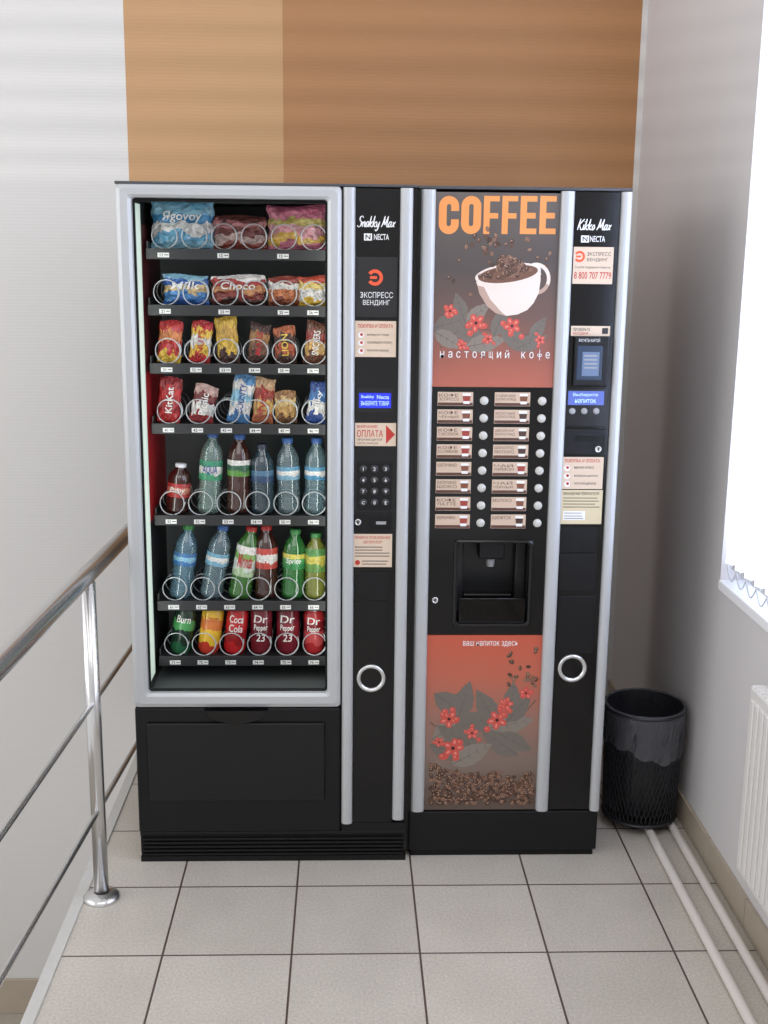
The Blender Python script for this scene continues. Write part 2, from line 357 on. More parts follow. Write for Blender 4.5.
# ---------------- trash bin ----------------
bc=un(642,812,2,.027);by=float(bc[1])+.0
bt=rect(601,705,692,815,by);zbt=bt[3]
xl_=bt[0];xr_=min(bt[1],XR-.012);rt=(xr_-xl_)/2/1.045;rb_=rt*.92
bx=(xr_+xl_)/2
ob=(bx,by,.027)
binm=mat('bin_mesh_black',(50,50,54),.4,metal=.5)
bagm=mat('bin_bag_film',(92,92,98),.18,bump=1.,nscale=34,alpha=.62);bagi=mat('bin_bag_inner',(34,34,38),.35,bump=.8,nscale=30)
tb=empty('trash_bin',ob,label='black wire mesh waste bin lined with a black bag',category='trash bin')
g=B(ob);H=zbt-.03
for k in range(52):
    a=2*math.pi*k/52
    for sg in(1,-1):
        P=[]
        for j in range(7):
            t=j/6;rr=rb_+(rt-rb_)*t;aa=a+sg*t*.9;P.append((bx+rr*math.cos(aa),by+rr*math.sin(aa),.032+H*t))
        g.tube(P,.0013,binm,4,caps=False)
g.build('mesh_wall',parent=tb)
def circ(r,z,n=40):return [(bx+r*math.cos(2*math.pi*k/n),by+r*math.sin(2*math.pi*k/n),z) for k in range(n)]
B(ob).tube(circ(rt,zbt),.006,binm,10,closed=True).build('rim',parent=tb)
g=B(ob).tube(circ(rb_,.033),.005,binm,8,closed=True);g.lathe([(.001,.03),(rb_,.03),(rb_,.036)],bx,by,binm,36);g.build('base',parent=tb)
g=B(ob);n=96
def ringset(prof,m,close):
    vs=[]
    for i,(r_,z_,wv_) in enumerate(prof):
        for k in range(n):
            a=2*math.pi*k/n;wv=wv_*(.003*math.sin(9*a+i)+.002*math.sin(23*a+2*i)+.0014*math.sin(37*a+i))
            zz=z_+((.02*math.sin(2*a+.6)+.006*math.sin(11*a)) if (not close and i==len(prof)-1) else 0)
            vs.append((bx+(r_+wv)*math.cos(a),by+(r_+wv)*math.sin(a),zz))
    g.add(vs,[(i*n+k,i*n+(k+1)%n,(i+1)*n+(k+1)%n,(i+1)*n+k) for i in range(len(prof)-1) for k in range(n)]+([tuple(range(n))[::-1]] if close else []),m,True)
ringset([(rt*.55,.05,0),(rb_*.93,.06,.6),(rt*.88,zbt*.5,1),(rt*.92,zbt-.02,.6),(rt*.95,zbt+.006,.3)],bagi,True)
ringset([(rt*.95,zbt+.006,.3),(rt*1.0,zbt+.009,.3),(rt*1.035,zbt,.3),(rt*1.02,zbt-.03,.6),(rt*1.005,zbt-.07,1.),(rt*1.0,zbt-.12,1.)],bagm,False)
g.build('bin_bag',parent=tb,label='translucent dark plastic bin bag')
# ---------------- common machine mats ----------------
blk=mat('black_gloss_panel',(9,9,11),.12,spec=.4);blm=mat('black_plastic',(15,15,17),.4,spec=.3);bld=mat('black_cavity',(6,6,7),.6,spec=.3)
sil=mat('silver_aluminium',(182,184,186),.4,metal=.3);sid=mat('machine_side_grey',(38,38,40),.45)
cream=mat('sticker_cream',(208,187,166),.5);ink=mat('ink_black',(30,26,26),.5);wht=mat('print_white',(226,226,226),.5)
org_=mat('logo_orange',(226,84,48),.5);redi=mat('print_red',(180,48,40),.5);lcd=mat('lcd_blue',(30,44,190),.3,emit=.7);lcdt=mat('lcd_text',(170,200,255),.3,emit=.7)
brn=mat('print_brown',(84,52,42),.5);greyt=mat('print_grey',(150,150,152),.5);chrm=mat('chrome_ring',(215,215,215),.2,metal=.8)
W1=.746;W2=.5417;H=1.83
# ======================= SNACK MACHINE =======================
o1_=(-W1/2,Y1+.39,0)
S=empty('snack_vending_machine',o1_,label='black and silver glass-front snack vending machine full of drinks and snacks',category='vending machine')
def Z1(px,py):return float(un(px,py,1,Y1)[2])
zg=Z1(230,706);zf0=zg;zf1=1.823
body=B(o1_)
yb=Y1+.01;ye=Y1+.78
inb=mat('cabinet_inner_grey',(84,88,88),.5)  # inside raised to grey, haze put into the colour
body.box(-W1+.003,-.712,yb,ye,0.02,1.815,sid);body.box(-.712,-.2,ye-.02,ye,.02,1.815,inb);body.box(-.712,-.2,yb,ye-.02,1.79,1.815,inb)
body.box(-.712,-.2,yb,ye-.02,.02,zg+.012,inb);body.box(-.2,-.003,yb,ye,.02,1.815,blm)
body.box(-.712,-.21,.4,.405,zg+.012,1.79,inb)
body.build('cabinet',parent=S)
topm=mat('top_lid_grey',(70,70,74),.4)
B(o1_).box(-W1,0,Y1-.004,ye,1.823,1.83,topm,bev=.002).build('top_panel',parent=S)
dr=B(o1_)
dr.frame((-W1+.002,-.187,zf0,zf1),(-.704,-.224,Z1(230,691),Z1(230,199)),.012,.008,Y1,[(0,.012),(0,-.006),(.06,-.012),(.3,-.016),(.75,-.015),(.95,-.01),(1,-.002),(1,.01)],sil)
dr.build('glass_door_frame',parent=S,label='brushed silver door frame')
zi0=Z1(230,691);zi1=Z1(230,199)
B(o1_).frame((-.704,-.224,zi0,zi1),(-.698,-.229,zi0+.008,zi1-.008),.008,.006,Y1,[(0,.0),(.5,-.002),(1,.002)],bld).build('door_gasket',parent=S)
led=mat('light_panel_white',(190,204,192),.4,emit=.55)
B(o1_).box(-.711,-.706,Y1+.02,.095,zi0+.01,zi1-.01,led).build('light_strip',parent=S,label='glowing white interior light strip')
redp=mat('reflection_red',(140,22,28),.4,emit=.08)  # red panels added for a reflection on the inner wall, faint glow here
rz=rect(150,372,172,520,YT)
B(o1_).box(-.7115,-.7065,.1,.398,rz[2],rz[3],redp).build('reflection_panel',parent=S,label='dark red panel painted as a reflection on the inner side')
rz=rect(150,225,172,372,YT)
B(o1_).box(-.7115,-.7065,.1,.398,rz[2],rz[3],mat('reflection_maroon',(70,14,20),.4)).build('reflection_panel',parent=S,label='maroon panel painted as a reflection on the inner side')
B(o1_).vstrip(-.184,-.154,Z1(345,821),1.821,Y1,.02,sil).build('trim_profile',parent=S)
B(o1_).vstrip(-.043,-.011,Z1(397,817),1.821,Y1,.02,sil).build('trim_profile',parent=S)
cp=B(o1_).box(-.154,-.043,Y1-.004,Y1+.01,Z1(370,822),1.82,blk,bev=.002)
cp.box(-.011,-.0,Y1-.002,Y1+.01,.03,1.82,blk);cpo=cp.build('control_panel',parent=S)
YP1=Y1-.0045
def R1(a,b_,c,d):return rect(a,b_,c,d,YP1)
def stick(px,base,parent,items,name='sticker',O=o1_,Y=YP1,label=None,bev=0):
    r=rect(*px,Y);g=B(O);g.box(r[0],r[1],Y-.0006,Y+.0002,r[2],r[3],base)
    for it in items:
        k=it[0]
        if k=='t':
            q=rect(*it[2],Y);g.text(it[1],q[0],q[1],q[2],q[3],Y-.0008,it[3],*(it[4:] if len(it)>4 else ()))
        elif k=='script':
            q=rect(*it[2],Y);g.script(it[1],*q,Y-.0008,it[3])
        elif k=='r':
            q=rect(*it[1],Y);g.fr(*q,Y-.0008,it[2])
        elif k=='e':
            q=rect(*it[1],Y);g.ell((q[0]+q[1])/2,(q[2]+q[3])/2,(q[1]-q[0])/2,(q[3]-q[2])/2,Y-.0008,it[2])
        elif k=='logo':
            q=rect(*it[1],Y);cx=(q[0]+q[1])/2;cz=(q[2]+q[3])/2;a=(q[1]-q[0])/2
            g.arc(cx,cz,a*.58,a,-2.55,2.55,Y-.0008,it[2],24);g.fr(cx-a*.62,cx+a*.25,cz-a*.17,cz+a*.17,Y-.0008,it[2])
        elif k=='p':
            g.fp([tuple(un(a,b_,1,Y)[[0,2]]) for a,b_ in it[1]],Y-.0008,it[2])
    ob=g.build(name,parent=parent)
    if label:ob['label']=label
    return ob
def nlogo(a,b_,m):
    return [('r',(a-4,b_-3.5,a+4,b_+3.5),m),('t','N',(a-2.5,b_-2.4,a+2.5,b_+2.4),blk,0,.02)]
stick((357,214,397,243),blk,S,[('script','Snakky Max',(357,216,397,231),wht),('t','NECTA',(374,234,389,240),wht,0,.01)]+nlogo(368,237,wht),name='name_plate')
stick((356,257,397,317),mat('sticker_black',(24,22,24),.4),S,[('logo',(367,269,383,286),org_),('t','ЭКСПРЕСС',(360,292,393,298),wht),('t','ВЕНДИНГ',(363,300,390,306),wht)],label='black square sticker with an orange round emblem')
def lines(x0,x1,ys,m,jit=6,h=1.1,seed=0):
    rr=random.Random(seed);return [('r',(x0,y-h/2,x1-rr.random()*jit,y+h/2),m) for y in ys]
stick((355,321,396,357),cream,S,[('t','ПОКУПКА И ОПЛАТА',(358,324,393,328),redi,0,.02)]+
  sum([[('e',(358,y-3,364,y+3),wht),('e',(360,y-2,363,y+1),redi),('t',s_,(367,y-1.6,367+w_,y+1.4),ink,0,.0)] for y,s_,w_ in((335,'выберите товар',22),(343,'произведите оплату',25),(351,'получите покупку',22))],[]),label='cream instruction sticker')
stick((357,388,393,412),mat('display_black',(10,10,12),.2),S,[('r',(359,393,391,408),lcd),('t','Snakky',(361,395,374,399),lcdt,0,.01),('t','Necta',(377,395,389,399),lcdt,0,.01),('t','ВЫБЕРИТЕ ТОВАР',(361,401,389,405.5),lcdt,0,.01)],name='display',label='small blue lit display')
stick((355,423,396,446),cream,S,[('t','ВНИМАНИЕ!',(357,425,378,428),redi,0,.01),('t','ОПЛАТА',(357,430,383,437),redi,0,.01),('t','ПРОИЗВОДИТСЯ',(357,438.5,382,441),ink),('t','после выбора',(357,442,378,444.5),ink),
  ('p',[(386,425),(395,434.5),(386,444)],redi)],label='cream payment sticker with a red arrow')
kp=B(o1_);r=R1(357,462,392,510);kp.box(r[0],r[1],YP1-.002,YP1,r[2],r[3],blm,bev=.001);kpo=kp.build('keypad',parent=S)
keym=mat('key_grey',(40,40,44),.35)
ks='123456789C0E'
for j in range(4):
    for i in range(3):
        r=R1(359+i*11.2,464.5+j*11.2,367.5+i*11.2,473+j*11.2);cx=(r[0]+r[1])/2;cz=(r[2]+r[3])/2
        g=B(o1_).knob(cx,cz,.0105,YP1-.002,.004,keym,16);g.text(ks[j*3+i],cx-.0035,cx+.0035,cz-.0045,cz+.0045,YP1-.0062,wht,0,.01,True);g.build('key',parent=kpo)
cs=B(o1_);r=R1(353,513,392,532);cs.box(r[0],r[1],YP1-.003,YP1,r[2],r[3],blm,bev=.0015)
r=R1(370,518,390,528);cs.box(r[0],r[1],YP1-.005,YP1-.002,r[2],r[3],bld,bev=.001);r=R1(376,521,386,524);cs.fr(*r,YP1-.0052,greyt);cs.build('coin_slot',parent=S)
def lock(px,py,Yp,O,par):
    p=un(px,py,1,Yp);g=B(O);g.latheY([(.0085,Yp),(.0085,Yp-.004),(.006,Yp-.005),(.0058,Yp-.003),(.0001,Yp-.003)],p[0],p[2],chrm,20);g.fr(p[0]-.001,p[0]+.001,p[2]-.004,p[2]+.004,Yp-.0052,bld);g.build('lock',parent=par)
lock(358,522,YP1-.003,o1_,S)
stick((353,534,392,567),cream,S,[('t','ПРАВИЛА ПОЛЬЗОВАНИЯ',(355,536,390,539),redi,0,.01),('t','АВТОМАТОМ',(363,540.5,382,543.5),redi,0,.01)]+lines(355,390,[547,550,553,556],ink,8,.8,2)+[('e',(355,560,360,565),redi)]+lines(362,389,[561,564],ink,5,.8,3),label='cream rules sticker')
for bx_ in((354,572,389,600),(354,602,388,639)):
    r=R1(*bx_);B(o1_).box(r[0],r[1],YP1-.002,YP1,r[2],r[3],blm,bev=.001).build('cover_plate',parent=S)
def ringY(px,py,rpx,Yp,O,par):
    r=rect(px-rpx,py-rpx,px+rpx,py+rpx,Yp);cx=(r[0]+r[1])/2;cz=(r[2]+r[3])/2;a=(r[1]-r[0])/2
    g=B(O).latheY([(a*1.0,Yp),(a,Yp-.004),(a*.92,Yp-.007),(a*.78,Yp-.006),(a*.72,Yp-.001)],cx,cz,chrm,36)
    g.latheY([(a*.72,Yp-.001),(a*.5,Yp-.0015),(.0001,Yp-.0015)],cx,cz,blk,30);g.build('lock_ring',parent=par,label='round chrome ring around the lock')
ringY(371,678,14.5,YP1,o1_,S)
zd0=Z1(230,831)
B(o1_).box(-W1+.002,-.187,Y1-.006,Y1+.01,zd0,zg-.003,blm,bev=.005).build('lower_door',parent=S)
r=rect(148,722,325,800,Y1-.006)
B(o1_).box(r[0],r[1],Y1-.014,Y1-.005,r[2],r[3],mat('hatch_black',(11,11,13),.3,spec=.4),bev=.005).build('delivery_flap',parent=S,label='glossy black delivery flap')
r=rect(205,709,268,722,Y1-.01)
hb=B(o1_);nn=12;pts=[(r[0]+(r[1]-r[0])*k/nn,r[3]-(r[3]-r[2])*math.sin(math.pi*k/nn)**.6) for k in range(nn+1)]
K=len(pts)
hb.add([(p[0],Y1-.026,p[1]) for p in pts]+[(p[0],Y1-.005,p[1]) for p in pts],[tuple(range(K))]+[(k,(k+1)%K,K+(k+1)%K,K+k) for k in range(K)],blk);hb.build('flap_handle',parent=S)
pl=B(o1_);pl.box(-W1+.006,-.006,Y1+.002,Y1+.01,.015,zd0,bld)
pl.box(-W1+.004,-.004,Y1-.004,Y1+.01,zd0-.01,zd0+.0,blm,bev=.002)
z=zd0-.02
while z>.016:pl.box(-W1+.012,-.012,Y1-.006,Y1+.006,z-.0045,z+.001,blm,bev=.001);z-=.0115
pl.box(-.184,-.004,Y1-.004,Y1+.012,zd0,Z1(370,822)+.0,blm);pl.box(-W1+.004,-.004,Y1-.003,ye-.02,0,.016,blm)
pl.build('plinth_grille',parent=S)
# ---- trays ----
bots=[250,306,364,424,515,600,655]
trz=[float(un(240,b_,1,YT+.015)[2]) for b_ in bots]
x0t,x1t=-.700,-.207
colx=[float(un(168+i*29.2,340,1,YT+.02)[0]) for i in range(6)]
steel=mat('spiral_wire',(176,180,182),.3,metal=.5);traym=mat('tray_black',(34,34,36),.45)
nums=[['11','','13','','15',''],['21','','23','','25','26'],None,None,None,None,None]
sp=B();P=[];rs=.033
for k in range(21):
    a=-math.pi/2+2*math.pi*k/20;P.append((rs*math.cos(a),0,rs*math.sin(a)))
for k in range(1,20*3+1):
    a=-math.pi/2+2*math.pi*k/20;P.append((rs*math.cos(a),.075*k/20,rs*math.sin(a)))
sp.tube(P,.0016,steel,6);spo=sp.build('spiral_coil');spm=spo.data;bpy.data.objects.remove(spo)
tagm=mat('price_tag',(205,205,202),.5)
for ri,z in enumerate(trz):
    t=B(o1_);t.box(x0t,x1t,YT+.004,.398,z-.006,z-.002,traym);t.box(x0t,x0t+.004,YT+.01,.398,z-.002,z+.02,traym)
    to=t.build('tray',parent=S)
    B(o1_).box(x0t,x1t,YT-.004,YT+.004,z-.026,z+.002,traym,bev=.001).build('front_rail',parent=to)
    for ci,cx in enumerate(colx):
        so=bpy.data.objects.new('spiral_coil',spm);sc.collection.objects.link(so);so.parent=to
        so.location=(cx-o1_[0],YT+.009-o1_[1],z+rs+.001-o1_[2])
        nb=(nums[ri][ci] if nums[ri] else '%d%d'%(ri+1,ci+1))
        if nb:
            g=B(o1_).box(cx-.017,cx+.013,YT-.0055,YT-.003,z-.021,z-.009,tagm);g.text(nb,cx-.014,cx-.001,z-.019,z-.011,YT-.0057,ink,0,.02,True)
            g.fr(cx+.001,cx+.011,z-.0155,z-.0135,YT-.0057,ink);g.build('price_tag',parent=to)
# ---- products ----
def pouch(px,row,cols,th,label,name='snack_bag',cat_='snack',text=None,tcol=None,tilt=0,grp=None,const=True,nz=.5,ns=3,vert=False,Yc=None,axis=2):
    Yc=Yc or YT+.03+th
    r=rect(*px,Yc);w=(r[1]-r[0])*.5*(.86 if vert else 1);h=r[3]-r[2];h=h if h>.03 else .03
    z=trz[row];cx=(r[0]+r[1])/2
    key='wrap_%d_%d'%(row,int(px[0]));st=[(i/len(cols),c) for i,c in enumerate(cols)]
    m=rampmat(key,st,axis=axis,noise=nz,nscale=ns,rough=.24,const=const,bump=.4,fine=.4)
    g=B();NU,NV=18,24;sd=row*7+int(px[0])
    def th_(u,v):return th*((1-abs(2*u-1)**2.5)**.5*(1-abs(2*v-1)**3.5)**.7)*(1+.13*math.sin(u*17+v*9+sd)+.1*math.sin(v*23-u*7+sd)+.08*math.sin(u*31-v*15))
    def ed(v):return 1-.05*math.sin(math.pi*v)+.035*math.sin(v*19+sd)
    for sgn in(-1,1):
        vs=[]
        for j in range(NV+1):
            for i in range(NU+1):
                u=i/NU;v=j/NV;zz=h*v
                if j==NV:zz+=.0012*(i%2)+.003*math.sin(u*5+sd)
                vs.append(((2*u-1)*w*ed(v),sgn*th_(u,v)+(.0008*(-1)**i if j in(0,1,NV-1,NV) else 0),zz))
        fs=[]
        for j in range(NV):
            for i in range(NU):
                a=j*(NU+1)+i;q=(a,a+1,a+NU+2,a+NU+1);fs.append(q if sgn<0 else q[::-1])
        g.add(vs,fs,m,True)
    if text:
        fn=lambda x,z_:-th_(min(.98,max(.02,(x/w+1)/2)),min(.98,max(.02,z_/h)))-.0018
        if vert:
            v_,fc=textmesh(text,0,.01);a=min(p[0] for p in v_);b2=max(p[0] for p in v_);c=min(p[1] for p in v_);d=max(p[1] for p in v_)
            vs=[]
            for p in v_:
                zz=h*(.22+.58*(p[0]-a)/(b2-a));xx=w*(.3-.6*(p[1]-c)/(d-c));vs.append((xx,fn(xx,zz),zz))
            g.add(vs,fc,tcol)
        else:g.text(text,-w*.62,w*.62,h*.54,h*.78,0,tcol,.15,.01,False,fn)
    ob=g.build(name,loc=(cx,Yc,z),label=label,category=cat_)
    ob.rotation_euler=(0,math.radians(tilt),0)
    if grp:ob['group']=grp
    return ob
G1='bags of snacks in the vending machine';G3='chocolate bars in the vending machine'
rd=(180,34,36);yl=(220,176,56);wh=(222,218,214);bl=(44,88,164);lb=(130,182,206);dbk=(64,36,30);gd=(196,150,80);pk=(204,112,136)
txw=mat('pack_white',(222,220,216),.4);txr=mat('pack_red',(170,32,36),.4);txb=mat('pack_blue',(36,60,134),.4);txy=mat('pack_yellow',(218,184,76),.4)
pouch((151,201,215,250),0,[lb,(96,164,200),wh,(56,130,180),lb,(110,176,206)],.02,'light blue and white crumpled snack bag',text='Яgovoy',tcol=txw,grp=G1)
pouch((213,216,267,250),0,[(140,60,50),(190,160,150),(110,48,44),(180,110,110),(96,44,38)],.018,'brown and red printed snack bag',grp=G1)
pouch((267,205,327,250),0,[pk,(216,170,70),(220,150,160),(190,170,90),pk,(190,90,120)],.02,'pink and yellow snack bag',grp=G1)
pouch((163,276,209,306),1,[bl,(66,126,186),(205,176,124),bl,lb],.017,'blue cookie packet on the tray',text='Milk',tcol=txw,grp=G1)
pouch((211,276,266,306),1,[dbk,(126,46,40),(190,126,76),(160,50,46),wh],.017,'dark red and brown cookie packet',text='Choco',tcol=txw,grp=G1)
pouch((268,277,300,306),1,[(126,60,40),(190,106,60),wh,(140,56,46)],.015,'reddish brown small snack packet',grp=G1)
pouch((298,276,328,306),1,[yl,wh,(224,196,110),(190,70,50)],.015,'yellow and white snack packet',grp=G1)
for px,cols,lab,tx,tc_,tl in(((154,322,182,364),[yl,rd,(204,120,64),rd],'red and yellow wrapped chocolate bar',None,None,6),
 ((186,322,211,364),[rd,yl,wh,yl,rd],'yellow, white and red chocolate bar','NUTS',txr,7),
 ((216,317,242,364),[dbk,yl,(196,150,56),yl],'yellow wrapped wafer bar on a spiral',None,None,-4),
 ((245,324,269,364),[dbk,(110,66,44),(160,110,64),dbk],'brown wrapped chocolate bar on a spiral','MARS',txr,6),
 ((273,327,299,364),[dbk,(166,70,44),(60,32,26),(170,86,48)],'dark chocolate bar with orange print','LION',txy,-3),
 ((301,322,327,364),[(96,50,32),gd,(136,48,38),(96,50,32)],'brown and gold chocolate bar','SNICKERS',txw,6)):
    pouch(px,2,cols,.008,lab,'chocolate_bar','chocolate bar',tx,tc_,tl,G3,vert=True,nz=.6,ns=4)
for px,cols,lab,tx,tc_,tl in(((154,379,181,424),[rd,(154,26,30),rd,(136,22,26)],'bright red wrapped chocolate bar','KitKat',txw,6),
 ((186,386,214,424),[(146,38,40),wh,(110,38,38),(186,150,140)],'red and white chocolate bar','Picnic',txw,12),
 ((224,374,250,424),[(66,120,176),wh,lb,wh,(76,134,186)],'white and blue coconut chocolate bar','BOUNTY',txb,11),
 ((250,379,274,424),[(166,86,54),gd,(146,50,38),(200,158,116)],'orange and gold chocolate bar','TWIX',txr,5),
 ((273,392,299,424),[(110,70,40),gd,(210,180,120),(140,96,54)],'gold and brown chocolate bar',None,None,-2),
 ((303,382,327,424),[(38,70,144),wh,(58,110,174),(38,66,136)],'blue and white chocolate bar','Milky',txw,9)):
    pouch(px,3,cols,.008,lab,'chocolate_bar','chocolate bar',tx,tc_,tl,G3,vert=True,nz=.6,ns=4)
GB='drink bottles in the vending machine'
def bottle(px,row,liq,lab,cap,label,opq=.3,tilt=0,lz=(.46,.63),text=None,tcol=None,name='water_bottle'):
    Yc=YT+.05;r=rect(*px,Yc);h=min((r[3]-r[2]),.235);rad_=min(.033,(r[1]-r[0])/2*1.05);z=trz[row];cx=(r[0]+r[1])/2
    pr=[(.001,.0),(.75,.0),(.95,.02),(1,.06),(1,.1),(.93,.14),(1,.18),(.94,.22),(1,.26),(.93,.36),(.96,.42),(.96,.68),(.97,.7),(.9,.76),(.7,.83),(.45,.89),(.4,.93),(.4,.96)]
    pm_=[(a*rad_,b_*h) for a,b_ in pr]
    par=empty(name,(cx,Yc,z),label=label,category='bottle',group=GB)
    gm=glassmat('pet_%d_%d_%d'%liq,liq,2.,.05,opq,liq)
    B().lathe(pm_,0,0,gm,24).build('body',parent=par)
    B().lathe([(.47*rad_,.93*h),(.47*rad_,.99*h),(.4*rad_,h),(.0005,h)],0,0,cap,18).build('cap',parent=par)
    g=B().lathe([(.975*rad_,lz[0]*h),(.985*rad_,lz[0]*h+.001),(.985*rad_,lz[1]*h-.001),(.975*rad_,lz[1]*h)],0,0,lab,24)
    if text:
        g.text(text,-rad_*.62,rad_*.62,(lz[0]*.7+lz[1]*.3)*h,(lz[0]*.25+lz[1]*.75)*h,0,tcol,.1,.01,False,lambda x,z_:-math.sqrt(max(0,(rad_*1.03)**2-x*x)))
    g.build('label_wrap',parent=par)
    par.rotation_euler=(0,math.radians(tilt),0);return par
def L(nm,*cols):
    return rampmat('label_'+nm,[(i/len(cols),c) for i,c in enumerate(cols)],noise=.5,nscale=3,rough=.3,const=True,fine=.3)
capw=mat('cap_white',(205,205,208),.4);capb=mat('cap_blue',(60,98,160),.4);capg=mat('cap_green',(60,130,70),.4);capr=mat('cap_red',(170,44,42),.4);capd=mat('cap_dark',(40,44,60),.4)
bottle((163,466,190,515),4,(60,26,22),L('red',(172,42,40),(196,120,96),(164,36,38)),capw,'small dark bottle with a red label',.7,6,(.34,.62),'Pulpy',txw,'juice_bottle')
bottle((191,434,225,515),4,(186,214,206),L('green',(60,146,104),wh,(46,132,96)),capb,'clear bottle with a green and white label',.2,4,(.42,.66),'AQUA',txb)
bottle((224,436,251,515),4,(76,40,32),L('green_dark',(90,146,60),(36,86,60),wh),capb,'dark cola bottle with a green label',.6,2,(.48,.68),'',None,'soda_bottle')
bottle((250,446,275,515),4,(96,126,142),L('navy',(38,62,98),(64,104,134)),capd,'bluish bottle with a navy label',.2,0)
bottle((276,440,302,515),4,(176,202,210),L('pale',(116,164,190),wh,(90,148,180)),capb,'clear pale blue water bottle',.18,-1)
bottle((303,440,328,515),4,(170,204,212),L('pale2',(66,134,174),wh,(78,142,176)),capb,'clear blue water bottle with white label',.18,1)
bottle((165,527,194,600),5,(146,190,210),L('blue',(48,104,164),lb,(54,106,160)),capg,'clear blue water bottle leaning slightly',.22,8)
bottle((194,527,226,600),5,(170,200,212),L('lightblue',(116,168,196),wh,(108,162,188)),capb,'clear water bottle leaning slightly',.18,11)
bottle((223,528,254,600),5,(96,164,76),L('limewhite',(176,200,158),(208,218,208),(120,166,84),wh),capr,'green lemonade bottle with a white label',.35,11,(.32,.74),'Mirinda',txr,'soda_bottle')
bottle((252,528,279,600),5,(64,30,26),L('colared',(186,58,50),wh,(186,58,50)),capr,'dark cola bottle with a red and white label',.75,1,(.42,.7),'Coca-Cola',txw,'soda_bottle')
bottle((279,532,305,600),5,(70,160,80),L('green2',(40,130,64),(64,150,84),(204,192,78)),capg,'green lemonade bottle on a spiral',.34,3,(.44,.66),'Sprite',txw,'soda_bottle')
bottle((304,536,328,600),5,(176,180,80),L('yellowg',(90,140,60),(198,184,74),(76,134,64)),capg,'yellow green tea bottle on a spiral',.34,0,(.42,.78),'',None,'soda_bottle')
alu=mat('can_aluminium',(205,205,208),.25,metal=.7)
def can(cx_px,w,top,cols,label,text,tcol,tilt=0):
    Yc=YT+.05;r=rect(cx_px-w/2,top,cx_px+w/2,655,Yc);h=r[3]-r[2];rr=(r[1]-r[0])/2;cx=(r[0]+r[1])/2
    par=empty('drink_can',(cx,Yc,trz[6]),label=label,category='can',group='drink cans in the vending machine')
    m=rampmat('can_%d'%cx_px,[(i/len(cols),c) for i,c in enumerate(cols)],noise=.3,nscale=3,rough=.25,const=True)
    g=B().lathe([(.8*rr,0.0),(rr,.012),(rr,h-.018),(.78*rr,h-.003)],0,0,m,26)
    if text:
        for q,t_ in enumerate(text.split('|')):
            zt1=h*(.84-.2*q);hw=.4 if t_=='23' else .62;g.text(t_,-rr*hw,rr*hw,zt1-h*.16,zt1,0,tcol,.1,.01,False,lambda x,z_:-math.sqrt(max(0,(rr*1.02)**2-x*x)))
    g.build('body',parent=par)
    g=B().lathe([(.78*rr,h-.003),(.8*rr,h),(.74*rr,h),(.72*rr,h-.004),(.001,h-.004)],0,0,alu,26);g.lathe([(.001,.001),(.75*rr,.001),(.8*rr,0)],0,0,alu,26);g.build('lid',parent=par)
    g=B();g.tube([(.006*math.cos(a)*1.,-.004+.01*math.sin(a),h-.001) for a in[2*math.pi*k/12 for k in range(12)]],.0012,alu,5,closed=True);g.build('pull_tab',parent=par)
    par.rotation_euler=(0,math.radians(tilt),0)
can(180,22,609,[(34,86,56),(26,46,36),(70,140,80),(30,54,40)],'dark green energy drink can','Burn',txw,9)
can(208,22,609,[(176,54,40),yl,(200,114,56),yl],'yellow and red drink can','Lipton',txr,8)
can(234,22,609,[rd,(142,28,32),rd,rd],'red cola can on a spiral','Coca|Cola',txw,6)
can(261,22,609,[(108,30,40),(94,22,32),(116,32,44)],'maroon soda can with numeral','Dr|Pepper|23',txw,1)
can(288,23,609,[(106,26,38),(118,30,42),(100,22,34)],'maroon soda can with white lettering','Dr|Pepper|23',txw,0)
can(314,21,612,[(156,38,42),(180,72,72),(120,30,36),(166,42,46)],'bright red soda can on a spiral','Dr|Pepper',txw,0)
# ======================= COFFEE MACHINE =======================
o2=(W2/2,.38,0)
K_=empty('coffee_vending_machine',o2,label='black and silver hot coffee vending machine with printed coffee posters',category='vending machine')
def Z2(px,py):return float(un(px,py,1,0)[2])
ye2=.73
xA,xB,xC,xD,xE_=.010,.047,.361,.396,.513
bay=rect(455,541,530,625,0)
bayw=mat('bay_inner',(26,26,28),.35)
g=B(o2);g.box(.004,W2-.002,.13,ye2,.02,1.815,sid)
g.box(.004,bay[0],.004,.13,.02,1.815,bayw);g.box(bay[1],W2-.002,.004,.13,.02,1.815,bayw);g.box(bay[0],bay[1],.004,.13,.02,bay[2],bayw);g.box(bay[0],bay[1],.004,.13,bay[3],1.815,bayw)
g.build('cabinet',parent=K_)
B(o2).box(.002,W2,-.004,ye2,1.822,1.83,topm,bev=.002).build('top_panel',parent=K_)
zs=Z2(500,809)
for a,c in((xA,xB),(xC,xD),(xE_,W2-.001)):B(o2).vstrip(a,c,zs,1.82,.002,.02,sil).build('trim_profile',parent=K_)
g=B(o2).box(xD,xE_,-.004,.006,zs,1.82,blk,bev=.002);g.box(.002,xA,-.001,.006,.03,1.82,blk);g.build('payment_column',parent=K_)
g=B(o2).box(.004,W2-.003,-.006,.02,.018,zs-.004,blm,bev=.004);g.box(.012,W2-.012,-.0,ye2-.02,0,.02,bld);g.build('plinth',parent=K_)
zA=Z2(495,387);zB=Z2(485,634)
g=B(o2)
for a,c,d,e in((xB,xC,bay[3],zA),(xB,xC,zB,bay[2]),(xB,bay[0],bay[2],bay[3]),(bay[1],xC,bay[2],bay[3])):g.box(a,c,-.002,.004,d,e,blk)
g.build('selection_panel',parent=K_)
g=B(o2);g.frame((bay[0]-.006,bay[1]+.006,bay[2]-.006,bay[3]+.004),(bay[0]+.006,bay[1]-.006,bay[2]+.006,bay[3]-.005),.008,.014,-.002,[(0,0),(.1,-.004),(.5,-.006),(.9,-.004),(1,.01)],blk)
